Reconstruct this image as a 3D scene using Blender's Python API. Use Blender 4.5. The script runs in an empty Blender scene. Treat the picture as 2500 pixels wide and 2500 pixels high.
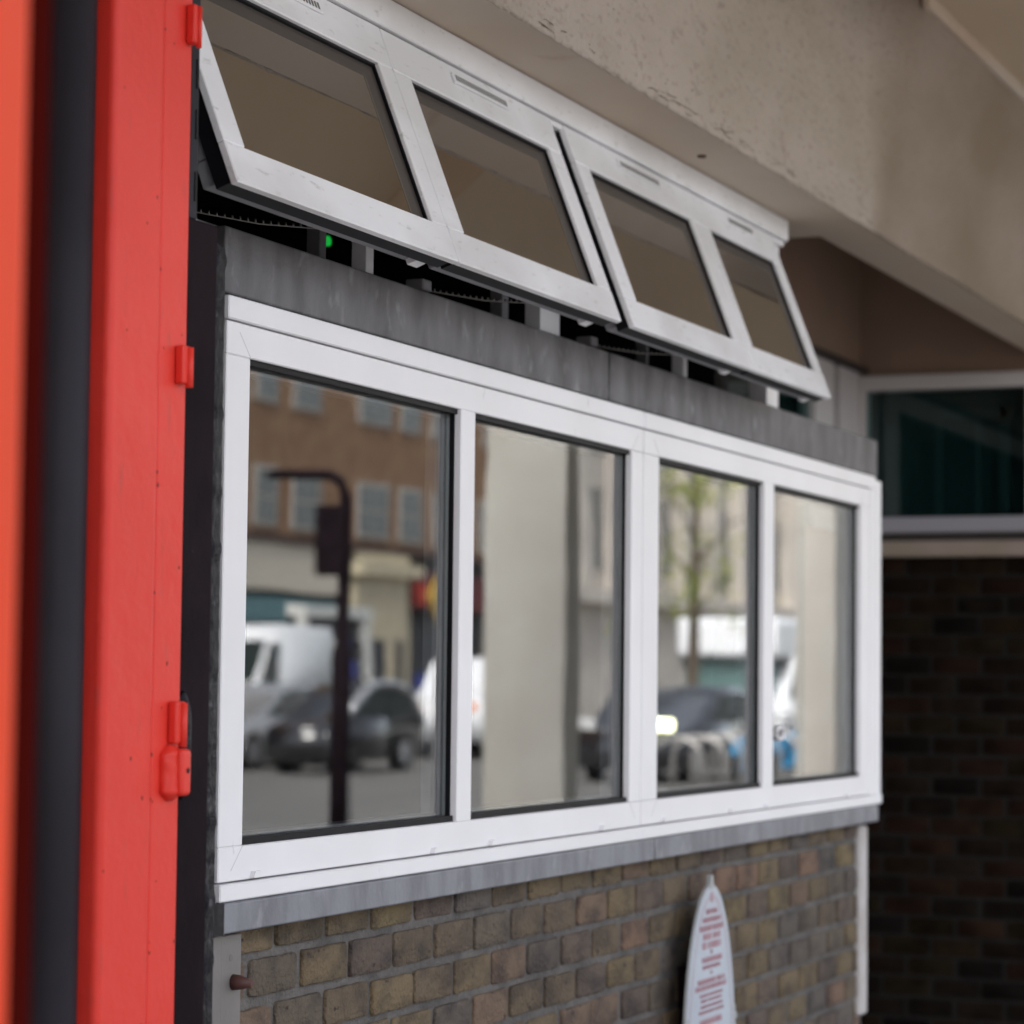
import bpy, bmesh, math, random, mathutils
from mathutils import Vector, Matrix
random.seed(7)
sc = bpy.context.scene
E = 1.55                                   # eye height above the pavement; all heights h below are relative to the eye
CAMX, CAMY = -3.3074, -1.8287

# ------------------------------------------------------------------ camera
def cam_axes(f=6500., vx=2730., vy=435., roll=.0108):
    d = Vector((vx, vy, f)).normalized()
    yv = -f*f/(vy-roll*vx); xv = -roll*yv
    u = Vector((xv, yv, f)).normalized(); u = (u-d*u.dot(d)).normalized()
    y = u.cross(d)
    return d, y, u                         # world x, y, z seen in camera space (right, down, forward)
dX, dY, dZ = cam_axes()
right = Vector((dX[0], dY[0], dZ[0])); down = Vector((dX[1], dY[1], dZ[1])); fwd = Vector((dX[2], dY[2], dZ[2]))
cd = bpy.data.cameras.new("camera"); cam = bpy.data.objects.new("camera", cd); sc.collection.objects.link(cam)
M = Matrix((( right[0], -down[0], -fwd[0]), (right[1], -down[1], -fwd[1]), (right[2], -down[2], -fwd[2]))).to_4x4()
M.translation = Vector((CAMX, CAMY, E)); cam.matrix_world = M
cd.sensor_width = 36; cd.sensor_fit = 'HORIZONTAL'; cd.lens = 93.6; cd.clip_start = .05; cd.clip_end = 600
cd.dof.use_dof = True; cd.dof.focus_distance = 3.9; cd.dof.aperture_fstop = 4.8
sc.camera = cam

# ------------------------------------------------------------------ light
SUN_EL, SUN_AZ = math.radians(50), math.radians(284)     # azimuth from +Y clockwise (behind and left of the camera)
w = bpy.data.worlds.new("World"); sc.world = w; w.use_nodes = True
nt = w.node_tree; bg = nt.nodes['Background']
sky = nt.nodes.new('ShaderNodeTexSky'); sky.sky_type = 'NISHITA'; sky.sun_disc = False
sky.sun_elevation = SUN_EL; sky.sun_rotation = SUN_AZ
sky.air_density = 1.0; sky.dust_density = 2.5; sky.ozone_density = 1.0
hs = nt.nodes.new('ShaderNodeHueSaturation'); hs.inputs['Saturation'].default_value = .38
nt.links.new(sky.outputs[0], hs.inputs['Color']); nt.links.new(hs.outputs[0], bg.inputs[0]); bg.inputs[1].default_value = .12
sd = bpy.data.lights.new("sun", 'SUN'); sd.energy = 2.0; sd.angle = math.radians(25); sd.color = (1, .96, .91)
sun = bpy.data.objects.new("sun", sd); sc.collection.objects.link(sun)
sdir = Vector((math.sin(SUN_AZ)*math.cos(SUN_EL), math.cos(SUN_AZ)*math.cos(SUN_EL), math.sin(SUN_EL)))
sun.rotation_euler = sdir.to_track_quat('Z', 'Y').to_euler()
sc.view_settings.view_transform = 'Standard'; sc.view_settings.look = 'None'; sc.view_settings.gamma = 1
sc.view_settings.use_curve_mapping = False
sc.view_settings.exposure = 2.27
sc.render.engine = 'CYCLES'
sc.cycles.max_bounces = 10; sc.cycles.transparent_max_bounces = 24; sc.cycles.glossy_bounces = 6
sc.cycles.sample_clamp_indirect = 6

# ------------------------------------------------------------------ materials
def s2l(c):
    return tuple(((x/255)/12.92 if x/255 <= .04045 else ((x/255+.055)/1.055)**2.4) for x in c)+(1,)
MATS = {}
def mat(name, col, rough=.6, metal=0., spec=.5, col2=None, scale=8., detail=6., stretch=(1, 1, 1), lo=.4, hi=.6,
        bump=0., bscale=60., dirt=None, dscale=30., dlo=.62, dhi=.75, dstretch=(1, 1, 1), emit=None, attr=False, coat=0., rvar=0.):
    """Principled material with object-space noise variation, sparse dirt and bump."""
    if name in MATS: return MATS[name]
    m = bpy.data.materials.new(name); m.use_nodes = True; t = m.node_tree; L = t.links.new
    b = t.nodes['Principled BSDF']
    b.inputs['Roughness'].default_value = rough; b.inputs['Metallic'].default_value = metal
    b.inputs['Specular IOR Level'].default_value = spec
    b.inputs['Coat Weight'].default_value = coat
    col = tuple(col)+((1,) if len(col) == 3 else ())
    tc = t.nodes.new('ShaderNodeTexCoord')
    def noise(sc_, st, det=6.):
        mp = t.nodes.new('ShaderNodeMapping'); mp.inputs['Scale'].default_value = st
        L(tc.outputs['Object'], mp.inputs['Vector'])
        n = t.nodes.new('ShaderNodeTexNoise'); n.inputs['Scale'].default_value = sc_; n.inputs['Detail'].default_value = det
        L(mp.outputs[0], n.inputs['Vector']); return n
    cur = None
    def rgb(c):
        r = t.nodes.new('ShaderNodeRGB'); r.outputs[0].default_value = c; return r.outputs[0]
    if attr:
        a = t.nodes.new('ShaderNodeAttribute'); a.attribute_name = 'tint'; cur = a.outputs['Color']
    else: cur = rgb(col)
    def mixin(cur, c2, n, lo, hi, mode='MIX'):
        mr = t.nodes.new('ShaderNodeMapRange'); mr.inputs['From Min'].default_value = lo; mr.inputs['From Max'].default_value = hi
        L(n.outputs['Fac'], mr.inputs['Value'])
        mx = t.nodes.new('ShaderNodeMix'); mx.data_type = 'RGBA'; mx.blend_type = mode
        L(mr.outputs[0], mx.inputs[0]); L(cur, mx.inputs[6]); L(rgb(c2), mx.inputs[7]); return mx.outputs[2]
    if col2 is not None:
        c2 = tuple(col2)+((1,) if len(col2) == 3 else ())
        cur = mixin(cur, c2, noise(scale, stretch, detail), lo, hi, 'MULTIPLY' if attr else 'MIX')
    if dirt is not None:
        c3 = tuple(dirt)+((1,) if len(dirt) == 3 else ())
        cur = mixin(cur, c3, noise(dscale, dstretch, 8.), dlo, dhi)
    L(cur, b.inputs['Base Color'])
    if rvar:
        n = noise(5., (1, 1, 1)); mr = t.nodes.new('ShaderNodeMapRange')
        mr.inputs['To Min'].default_value = max(0, rough-rvar); mr.inputs['To Max'].default_value = min(1, rough+rvar)
        L(n.outputs['Fac'], mr.inputs['Value']); L(mr.outputs[0], b.inputs['Roughness'])
    if bump:
        n = noise(bscale, (1, 1, 1), 10.); bp = t.nodes.new('ShaderNodeBump'); bp.inputs['Strength'].default_value = bump
        bp.inputs['Distance'].default_value = .01; L(n.outputs['Fac'], bp.inputs['Height']); L(bp.outputs[0], b.inputs['Normal'])
    if emit is not None:
        b.inputs['Emission Color'].default_value = tuple(emit[:3])+(1,); b.inputs['Emission Strength'].default_value = emit[3]
    MATS[name] = m; return m

def glass_mat(name, f0=.1, tint=(.9, .95, .93), wave=.0, rough=0.):
    m = bpy.data.materials.new(name); m.use_nodes = True; t = m.node_tree; L = t.links.new; t.nodes.clear()
    o = t.nodes.new('ShaderNodeOutputMaterial'); mix = t.nodes.new('ShaderNodeMixShader')
    tr = t.nodes.new('ShaderNodeBsdfTransparent'); tr.inputs[0].default_value = tint+(1,)
    gl = t.nodes.new('ShaderNodeBsdfGlossy'); gl.inputs['Roughness'].default_value = rough
    lw = t.nodes.new('ShaderNodeNewGeometry'); dt = t.nodes.new('ShaderNodeVectorMath'); dt.operation = 'DOT_PRODUCT'
    L(lw.outputs['Normal'], dt.inputs[0]); L(lw.outputs['Incoming'], dt.inputs[1])
    def mth(op, a, b_=None, c=None):
        n = t.nodes.new('ShaderNodeMath'); n.operation = op
        for i, v in enumerate((a, b_, c)):
            if v is None: continue
            if isinstance(v, (int, float)): n.inputs[i].default_value = v
            else: L(v, n.inputs[i])
        return n.outputs[0]
    c = mth('ABSOLUTE', dt.outputs['Value']); p = mth('POWER', mth('SUBTRACT', 1., c), 5.)
    f = mth('MULTIPLY_ADD', p, 1-f0, f0)
    if wave:
        tc = t.nodes.new('ShaderNodeTexCoord'); n = t.nodes.new('ShaderNodeTexNoise'); n.inputs['Scale'].default_value = 3.5
        n.inputs['Detail'].default_value = 1; L(tc.outputs['Object'], n.inputs['Vector'])
        bp = t.nodes.new('ShaderNodeBump'); bp.inputs['Strength'].default_value = wave; bp.inputs['Distance'].default_value = .002
        L(n.outputs['Fac'], bp.inputs['Height']); L(bp.outputs[0], gl.inputs['Normal'])
    L(f, mix.inputs[0]); L(tr.outputs[0], mix.inputs[1]); L(gl.outputs[0], mix.inputs[2]); L(mix.outputs[0], o.inputs[0])
    MATS[name] = m; return m

M_UPVC = mat('white_upvc', (.84, .82, .835), .35, col2=(.80, .78, .79), scale=3, dirt=(.45, .43, .42), dscale=55, dlo=.7, dhi=.8, dstretch=(1, 1, .3), bump=.03, bscale=25, rvar=.08)
M_UPVCD = mat('weathered_upvc', (.84, .83, .845), .4, col2=(.70, .685, .685), scale=5, stretch=(.5, 1, 1), dirt=(.45, .43, .40), dscale=90, dlo=.62, dhi=.82, dstretch=(.3, 1, 1), bump=.05, bscale=70, rvar=.1)
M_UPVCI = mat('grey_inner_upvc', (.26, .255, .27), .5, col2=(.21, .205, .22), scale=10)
M_INW = mat('inner_white_upvc', (.82, .82, .84), .4)
M_GASK = mat('black_rubber', (.006, .006, .008), .5, spec=.15)
M_GLASS = glass_mat('window_glass', .145, tint=(.82, .84, .84), wave=.12)
M_GLASSU = glass_mat('sash_glass', .66, tint=(.30, .29, .27), wave=.03)
M_GLASSD = glass_mat('dark_glass', .05, tint=(.6, .75, .74))
M_LEAD = mat('lead_sheet', (.150, .145, .152), .55, metal=.15, col2=(.075, .07, .073), scale=13, stretch=(1., 1, .4), lo=.35, hi=.65, dirt=(.25, .25, .26), dscale=30, dlo=.58, dhi=.8, dstretch=(1, 1, .6), bump=.12, bscale=90)
M_LEADL = mat('pale_lead_sheet', (.235, .24, .265), .5, metal=.25, col2=(.17, .17, .19), scale=9, stretch=(2, 1, .6), dirt=(.34, .34, .36), dscale=30, dlo=.6, dhi=.8, dstretch=(.8, 1, .6), bump=.1, bscale=90)
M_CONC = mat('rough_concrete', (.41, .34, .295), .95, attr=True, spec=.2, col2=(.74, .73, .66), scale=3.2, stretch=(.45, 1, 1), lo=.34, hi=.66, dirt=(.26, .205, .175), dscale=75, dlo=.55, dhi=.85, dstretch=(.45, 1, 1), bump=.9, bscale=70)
M_CONCS = mat('smooth_painted_concrete', (.52, .445, .37), .85, spec=.15, col2=(.49, .385, .30), scale=1.6, stretch=(1, 1, 1), lo=.4, hi=.65, dirt=(.33, .2, .14), dscale=5, dlo=.68, dhi=.85, bump=.08, bscale=30)
M_SLAB = mat('brown_slab_paint', (.55, .44, .31), .85, col2=(.50, .39, .28), scale=.9, bump=.1, bscale=20)
M_BROWN = mat('brown_render', (.31, .19, .145), .85, col2=(.25, .175, .125), scale=1.5, bump=.15, bscale=30)
M_RED = mat('red_gloss_paint', (.78, .052, .036), .42, spec=.25, col2=(.72, .044, .030), scale=2.5, dirt=(.55, .06, .045), dscale=45, dlo=.64, dhi=.78, dstretch=(1, 1, .25), bump=.22, bscale=28, rvar=.08)
M_BLKP = mat('black_steel_paint', (.016, .010, .013), .6, spec=.03, col2=(.011, .007, .009), scale=10, dirt=(.12, .12, .12), dscale=120, dlo=.74, dhi=.8, bump=.12, bscale=50)
M_BLKR = mat('black_sealant', (.006, .006, .010), .45, spec=.12, dirt=(.07, .07, .08), dscale=60, dlo=.6, dhi=.72, bump=1., bscale=35)
M_PIPE = mat('charcoal_pipe', (.030, .028, .034), .55, spec=.12, col2=(.024, .022, .027), scale=5, bump=.04, bscale=60)
M_MORT = mat('mortar', (.145, .13, .12), .95, col2=(.085, .077, .072), scale=18, lo=.35, hi=.65, bump=.9, bscale=120)
M_BRICK = mat('stock_brick', (.2, .12, .08), .9, attr=True, col2=(.50, .50, .56), scale=22, stretch=(.6, 1, 1), lo=.42, hi=.66, dirt=(.03, .018, .016), dscale=70, dlo=.66, dhi=.73, dstretch=(.6, 1, 1), bump=1., bscale=110)
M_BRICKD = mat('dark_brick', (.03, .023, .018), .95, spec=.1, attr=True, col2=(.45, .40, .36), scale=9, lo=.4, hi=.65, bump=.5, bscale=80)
M_MORTD = mat('dark_mortar', (.008, .007, .006), .95, bump=.4)
M_STEELG = mat('grey_steel_strip', (.175, .16, .15), .55, metal=.2, col2=(.2, .18, .175), scale=12, bump=.1)
M_RUST = mat('rusty_plastic_cap', (.085, .03, .024), .6)
M_TRIMW = mat('old_white_paint', (.50, .47, .46), .6, col2=(.42, .38, .36), scale=14, bump=.3, bscale=40)
M_STEP = mat('dark_step', (.006, .006, .007), 1., spec=0., col2=(.009, .008, .008), scale=9)
M_TERRA = mat('terracotta', (.22, .06, .03), .8)
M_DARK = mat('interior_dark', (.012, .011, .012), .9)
M_LED = mat('green_led', (0, .2, .03), .5, emit=(0.01, .6, .07, .12))
M_CHAIN = mat('chain_steel', (.22, .21, .2), .4, metal=.8)
M_PLAQ = mat('plaque_enamel', (.47, .51, .57), .35, col2=(.43, .46, .52), scale=5)
M_PLAQT = mat('plaque_red', (.44, .27, .30), .5)
M_PLAQE = mat('plaque_edge', (.36, .37, .37), .5)
M_FARW = mat('far_window_paint', (.50, .46, .455), .6)
M_FARS = mat('far_sill_paint', (.33, .32, .36), .6)
M_FARB = mat('far_stone_band', (.36, .28, .25), .8, col2=(.30, .25, .2), scale=5)
M_VENT = mat('vent_slot', (.16, .15, .14), .8)

# ------------------------------------------------------------------ helpers
class MB:
    def __init__(s): s.bm = bmesh.new(); s.mats = []
    def mi(s, m):
        if m is None: return 0
        if m not in s.mats: s.mats.append(m)
        return s.mats.index(m)
    def box(s, x0, x1, y0, y1, h0, h1, m=None, bev=0., seg=1, f=None):
        """box in world x, y and height above the eye; f maps (x,y,h) to another frame"""
        vs = [(x, y, h) for x in (x0, x1) for y in (y0, y1) for h in (h0, h1)]
        if f: vs = [f(*v) for v in vs]
        vv = [s.bm.verts.new((v[0], v[1], v[2]+E)) for v in vs]
        fs = [(0, 1, 3, 2), (4, 6, 7, 5), (0, 4, 5, 1), (2, 3, 7, 6), (0, 2, 6, 4), (1, 5, 7, 3)]
        k = s.mi(m); ff = []
        for q in fs:
            a = s.bm.faces.new([vv[i] for i in q]); a.material_index = k; ff.append(a)
        if bev:
            es = list({e for a in ff for e in a.edges})
            r = bmesh.ops.bevel(s.bm, geom=es, offset=bev, segments=seg, affect='EDGES', profile=.5)
            for a in r['faces']: a.material_index = k; a.smooth = seg > 1
        return vv
    def prism(s, pts, y0, y1, m=None, axis='y', smooth=False):
        """closed outline pts extruded; axis y: pts (x,h); axis x: pts (y,h); axis z: pts (x,y) with y0,y1 heights"""
        def P(a, b, c):
            if axis == 'y': return (a, c, b+E)
            if axis == 'x': return (c, a, b+E)
            return (a, b, c+E)
        A = [s.bm.verts.new(P(a, b, y0)) for a, b in pts]; B = [s.bm.verts.new(P(a, b, y1)) for a, b in pts]
        k = s.mi(m); n = len(pts)
        for i in range(n):
            q = s.bm.faces.new([A[i], A[(i+1) % n], B[(i+1) % n], B[i]]); q.material_index = k; q.smooth = smooth
        for c in (A, B[::-1]):
            q = s.bm.faces.new(c); q.material_index = k
        return A, B
    def tube(s, pts, r, n=10, m=None, cap=True):
        k = s.mi(m); rings = []
        pts = [Vector(p)+Vector((0, 0, E)) for p in pts]
        rr = r if isinstance(r, (list, tuple)) else [r]*len(pts)
        up = Vector((.013, .027, 1))
        for i, p in enumerate(pts):
            d = (pts[min(i+1, len(pts)-1)]-pts[max(i-1, 0)]).normalized()
            a = d.cross(up if abs(d.dot(up)) < .95 else Vector((1, .1, 0))).normalized(); b = d.cross(a)
            rings.append([s.bm.verts.new(p+a*math.cos(t*2*math.pi/n)*rr[i]+b*math.sin(t*2*math.pi/n)*rr[i]) for t in range(n)])
        for i in range(len(rings)-1):
            for t in range(n):
                q = s.bm.faces.new([rings[i][t], rings[i][(t+1) % n], rings[i+1][(t+1) % n], rings[i+1][t]]); q.smooth = True; q.material_index = k
        if cap:
            for c in (rings[0][::-1], rings[-1]):
                q = s.bm.faces.new(c); q.material_index = k
    def build(s, name, m=None, parent=None, kind=None):
        bmesh.ops.recalc_face_normals(s.bm, faces=s.bm.faces)
        me = bpy.data.meshes.new(name); s.bm.to_mesh(me); s.bm.free()
        for x in (s.mats if s.mats else [m]): me.materials.append(x)
        o = bpy.data.objects.new(name, me); sc.collection.objects.link(o)
        if parent is not None:
            o.parent = parent; o.matrix_parent_inverse = Matrix.Identity(4)
            o.location = -world_loc(parent)
        if kind: o['kind'] = kind
        return o
def world_loc(o):
    v = Vector(o.location)
    while o.parent: o = o.parent; v += Vector(o.location)
    return v
def tag(o, label, cat, group=None):
    o['label'] = label; o['category'] = cat
    if group: o['group'] = group
    return o
def thing(name, label, cat, loc, group=None):
    o = bpy.data.objects.new(name, None); sc.collection.objects.link(o)
    o.location = (loc[0], loc[1], loc[2]+E); o.empty_display_size = .1
    return tag(o, label, cat, group)
def bx(name, parent, m, *a, **k):
    b = MB(); b.box(*a, m=m, **k); return b.build(name, m, parent)

# ================================================================== ground
GZ = -E
b = MB(); b.box(-150, 250, -150, 60, GZ-.3, GZ, mat('ground_asphalt', (.14, .135, .128), .85, col2=(.115, .11, .105), scale=.6, bump=.2, bscale=20))
b.build('ground', kind='structure')
M_PAVE = mat('paving', (.23, .22, .205), .85, col2=(.18, .17, .16), scale=1.5, bump=.2)
b = MB(); b.box(-40, 12, -3.3, .9, GZ+.004, GZ+.10, M_PAVE); b.build('pavement', kind='structure')
b = MB(); b.box(-60, 160, -26, -23.2, GZ+.004, GZ+.12, M_PAVE); b.build('far_pavement', kind='structure')

# ================================================================== brick wall under the window (real bricks, one mesh)
def hexc(*c): return s2l(c)[:3]
BR = [(118, 101, 76), (112, 96, 74), (107, 92, 75), (102, 90, 77), (121, 104, 75), (115, 98, 74), (99, 88, 79), (118, 97, 80), (110, 94, 75), (105, 89, 77), (124, 98, 80), (98, 89, 82), (96, 82, 72)]
def brick_wall(name, parent, x0, x1, h_top, h_bot, pitch, course, mort, yface, M1, M2, cols, axis='y', off=0., jit=1.):
    b = MB(); ki = b.mi(M1)
    lay = b.bm.loops.layers.float_color.new('tint')
    rows = int((h_top-h_bot)/course)+2
    for r in range(rows):
        t = h_top-r*course; bt = t-course+mort
        if t-(.0) < h_bot: break
        x = x0-(pitch*.5 if r % 2 else 0)+off
        while x < x1:
            a, c = max(x, x0), min(x+pitch-mort, x1)
            if c-a > .018:
                j = lambda s_: random.uniform(-s_, s_)*jit
                col = list(hexc(*random.choice(cols))); g = random.uniform(.9, 1.07)
                col = [v*g*.92 for v in col]+[1]
                yo = yface+j(.0022)
                n0 = len(b.bm.faces)
                f = (lambda X, Y, H: (X, Y, H)) if axis == 'y' else (lambda X, Y, H: (Y, -X, H))
                A0, A1, H0, H1 = a+j(.0025)+.0015, c+j(.0025)-.0015, bt+j(.0018), t+j(.0018)
                sd_ = random.random()*100; rings = []
                nside, nco = 6, 4; rc_ = random.uniform(.004, .010); out = []
                for (cx, ch, a0) in ((A1-rc_, H1-rc_, 0), (A0+rc_, H1-rc_, 90), (A0+rc_, H0+rc_, 180), (A1-rc_, H0+rc_, 270)):
                    for q_ in range(nco+1):
                        an = math.radians(a0+90*q_/nco); out.append((cx+rc_*math.cos(an), ch+rc_*math.sin(an)))
                    nxt = {0: (A0+rc_, H1), 90: (A0, H0+rc_), 180: (A1-rc_, H0), 270: (A1, H1-rc_)}[a0]
                    p0 = out[-1]
                    for q_ in range(1, nside): out.append((p0[0]+(nxt[0]-p0[0])*q_/nside, p0[1]+(nxt[1]-p0[1])*q_/nside))
                mx_, mh_ = (A0+A1)/2, (H0+H1)/2; amp = .0016*jit
                out = [(p[0]+amp*mathutils.noise.noise(Vector((p[0]*70, p[1]*70, sd_))), p[1]+amp*1.3*mathutils.noise.noise(Vector((p[0]*70, p[1]*70, sd_+9)))) for p in out]
                for (ins, yy2) in ((0, yo+.03), (0, yo+.0045), (.0008, yo+.0012), (.0024, yo)):
                    rings.append([b.bm.verts.new(tuple(Vector(f(p[0]+(mx_-p[0])*ins/((A1-A0)/2), yy2, p[1]+(mh_-p[1])*ins/((H1-H0)/2)))+Vector((0, 0, E)))) for p in out])
                for q_ in range(3):
                    for z_ in range(len(out)): b.bm.faces.new([rings[q_][z_], rings[q_][(z_+1) % len(out)], rings[q_+1][(z_+1) % len(out)], rings[q_+1][z_]])
                b.bm.faces.new(rings[3])
                b.bm.faces.ensure_lookup_table()
                for k in range(n0, len(b.bm.faces)):
                    b.bm.faces[k].material_index = ki; b.bm.faces[k].smooth = True
                    for l in b.bm.faces[k].loops: l[lay] = col
            x += pitch
    # mortar bed
    f = None if axis == 'y' else (lambda X, Y, H: (Y, -X, H))
    b.box(x0, x1, yface+.0055, yface+.1, h_bot, h_top, M2, f=f)
    return b.build(name, None, parent)
wall = thing('brick_wall', 'brown stock brick wall below the white window', 'wall', (1.7, .05, GZ))
brick_wall('brick_face', wall, .090, 3.430, -.3455, GZ+.1, .1635, .0683, .0130, .022, M_BRICK, M_MORT, BR, off=-.080+.047)
bx('coping', wall, M_MORT, -.02, 3.43, .03, .115, -.3413, -.322)
# backing of the wall under the frame
tr = tag(bx('corner_trim', None, M_TRIMW, 3.432, 3.500, .012, .13, -.86, -.372, bev=.006), 'chipped white painted strip at the right end of the brown brick wall', 'trim')
pl = thing('fixing_strip', 'grey metal strip with rusty cap at the left end of the brick wall', 'metal strip', (.05, .02, -.38))
b = MB(); b.box(.029, .089, .010, .018, GZ+.1, -.368, M_STEELG, bev=.0015); b.build('strip', None, pl)
b = MB(); b.tube([(.066, .010, -.436), (.066, 0, -.436), (.067, -.020, -.437)], [.0115, .0105, .005], 14, M_RUST)
b.build('bolt_cap', M_RUST, pl)
b = MB(); b.tube([(.058, .0095, -.401), (.058, .012, -.401)], .005, 12, M_VENT); b.build('screw_hole', None, pl)
b = MB(); b.box(-.03, .0285, .008, .05, GZ+.1, -.366, M_STEELG, bev=.002); b.build('edge_plate', None, pl)

# ================================================================== lead sill and lead band
sill = thing('lead_sill', 'pale grey lead covered sill under the white lower window', 'sill', (1.7, -.01, -.36))
for a, c in ((-.004, 1.779), (1.785, 3.515)):
    b = MB(); b.box(a, c, -.012, .06, -.3625, -.3195, M_LEADL, bev=.003, seg=2); b.build('lead_piece', None, sill)
b = MB(); b.box(-.006, -.0042, -.013, .04, -.364, -.319, M_LEAD, bev=.0004); b.build('end_cap', None, sill)
b = MB(); b.box(1.7791, 1.7849, -.0105, .05, -.362, -.320, M_GASK); b.build('seam', None, sill)
band = thing('lead_band', 'dark grey weathered lead band between lower and upper windows', 'fascia', (1.7, .0, .54))
for a, c, dy in ((-.02, 1.517, 0), (1.522, 2.664, -.0015), (2.670, 3.529, .001)):
    b = MB(); b.box(a, c, -.004+dy, .13, .541, .636, M_LEAD, bev=.0025, seg=2); b.build('lead_piece', None, band)

# ================================================================== lower window (two units)
def lower_unit(name, label, X0, X1, mull, panes, right_trim):
    u = thing(name, label, 'window', ((X0+X1)/2, 0, -.318), 'white sliding windows over the brick wall')
    T, Bt = .456, -.2425
    gl, gr = panes[0][0], panes[1][1]
    b = MB(); m = M_UPVC
    fr = X1 if not right_trim else 3.464
    # head and foot rails, stiles: butt jointed, 2 mm proud/behind steps
    b.box(X0+.002, fr, .000, .062, T, .5035, m, bev=.0016)
    b.box(X0+.002, fr, .000, .062, -.2915, Bt, m, bev=.0016)
    b.box(X0+.002, gl, .0004, .062, Bt+.0002, T-.0002, m, bev=.0016)
    b.box(gr, fr, .0004, .062, Bt+.0002, T-.0002, m, bev=.0016)
    gv = mat('mitre_line', (.55, .54, .54), .7)  # thin grey lines for the mitre joints
    for (cx, ch, dx, dh) in ((gl, T, -1, 1), (gr, T, 1, 1), (gl, Bt, -1, -1), (gr, Bt, 1, -1)):
        if dx > 0 and right_trim and False: continue
        w_ = .0007; e_ = .034
        b.prism([(cx+dx*.001-w_, ch+dh*.001), (cx+dx*.001+w_, ch+dh*.001), (cx+dx*e_+w_, ch+dh*e_), (cx+dx*e_-w_, ch+dh*e_)], -.0003, .002, gv)
    b.build('frame', None, u)
    b = MB()
    b.box(X0, fr if not right_trim else X1-.05, -.0035, .062, .5058, .5395, m, bev=.002)
    b.build('head_trim', None, u)
    b = MB()
    b.box(X0-.004, X1, -.0075, .062, -.3185, -.2938, m, bev=.002)
    b.build('sill_trim', None, u)
    if right_trim:
        b = MB(); b.box(3.466, 3.514, -.002, .062, -.2935, .5055, m, bev=.002); b.box(3.516, 3.567, -.004, .062, -.318, .531, m, bev=.002)
        b.build('side_trim', None, u)
    b = MB(); b.box(mull[0], mull[1], -.0012, .05, Bt-.001, T+.001, m, bev=.0015); b.build('mullion', None, u)
    for i, (a, c) in enumerate(panes):
        p = MB(); y = .020
        p.box(a+.002, c-.002, y, y+.004, Bt+.002, T-.002, M_GLASS); po = p.build('pane', None, u)
        g = MB(); G = M_GASK; gw = .0065
        g.box(a, c, .006, .0195, T-gw*1.3, T-.0003, G); g.box(a, c, .006, .0195, Bt+.0003, Bt+gw*1.5, G)
        g.box(a, a+.002, .008, .0195, Bt+gw, T-gw*1.3, G); g.box(c-.0028, c-.0003, .0135 if i else .011, .0195, Bt+gw, T-gw*1.3, G)
        g.build('gasket', None, po)
        s = MB(); y2 = .026                      # inner frame seen through the pane
        I = M_UPVCI
        s.box(a, a+.012, y2, y2+.03, Bt, T, I); s.box(c-.022, c, y2, y2+.03, Bt, T, I)
        s.box(a+.012, c-.022, y2, y2+.03, T-.016, T, I); s.box(a+.012, c-.022, y2, y2+.03, Bt, Bt+.014, I)
        s.build('inner_frame', None, po)
    # little drain caps on the foot rail
    for x in ((X0+.095, X0+.72, X0+.96, X0+1.5) if not right_trim else (X0+.12, X0+.56, X0+.82, X0+1.5)):
        c = MB(); c.prism([(x, -.2895), (x+.026, -.2895), (x+.022, -.2805), (x+.004, -.2805)], -.0075, .001, m); c.build('drain_cap', None, u)
    return u
lower_unit('sliding_window', 'left white framed sliding window reflecting parked cars and a brown building', -.004, 1.7285, (.8185, .8785), ((.0685, .8185), (.8785, 1.664)), False)
lower_unit('sliding_window', 'right white framed sliding window reflecting a white van and blue bicycle', 1.7315, 3.567, (2.5415, 2.6185), ((1.826, 2.5415), (2.6185, 3.38)), True)
st = thing('pane_vent', 'small round mesh vent on the rightmost lower pane', 'vent', (2.72, .019, -.122))
b = MB(); ring = [(2.722+.030*math.cos(t*math.pi/12), .014, -.122+.0145*math.sin(t*math.pi/12)) for t in range(25)]
b.tube(ring, .0048, 8, M_UPVC); b.build('rim', None, st)
b = MB(); b.prism([(2.722+.026*math.cos(t*math.pi/10), -.122+.0125*math.sin(t*math.pi/10)) for t in range(20)], .0165, .0198, M_TRIMW)
for k in range(-3, 4): b.box(2.722+k*.006-.0008, 2.722+k*.006+.0008, .0155, .0164, -.132, -.112, M_STEELG)
b.build('mesh_disc', None, st)

# ================================================================== upper window: fixed frame + four top-hung sashes
up = thing('awning_window', 'white upper strip window with four top-hung sashes pushed open', 'window', (1.2, 0, .64))
m = M_UPVCD
b = MB()
b.box(-.40, 2.706, -.006, .06, 1.0385, 1.088, m, bev=.002)
b.box(-.40, 2.700, .003, .06, 1.026, 1.0365, m, bev=.001)
b.build('head', None, up)
for nm, x0, x1, y0, y1, mm in (('mullion', .485, .512, .02, .047, M_INW), ('mullion', 1.222, 1.318, .02, .052, M_INW), ('mullion', 2.03, 2.055, .02, .047, M_INW), ('jamb', 2.612, 2.702, .016, .06, M_UPVC), ('jamb', -.42, -.33, .016, .06, M_INW)):
    b = MB(); b.box(x0, x1, y0, y1, .6365, 1.0255, mm, bev=.0015); b.build(nm, None, up)
for x0, x1 in ((.43, .452), (1.17, 1.20), (1.95, 1.965)):
    b = MB(); b.box(x0, x1, .075, .10, .6365, 1.0255, M_UPVCI, bev=.0015); b.build('inner_post', None, up)
b = MB(); b.box(-.33, 2.612, .03, .06, .6365, .643, M_UPVCI); b.build('threshold', None, up)
TY, TH = -.15, -.395; LL = math.hypot(TY, TH); TY /= LL; TH /= LL
def sashmap(X, s, n): # s down the sash, n outwards
    return (X, .010+TY*s+TH*n, 1.045+TH*s-TY*n)
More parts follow.
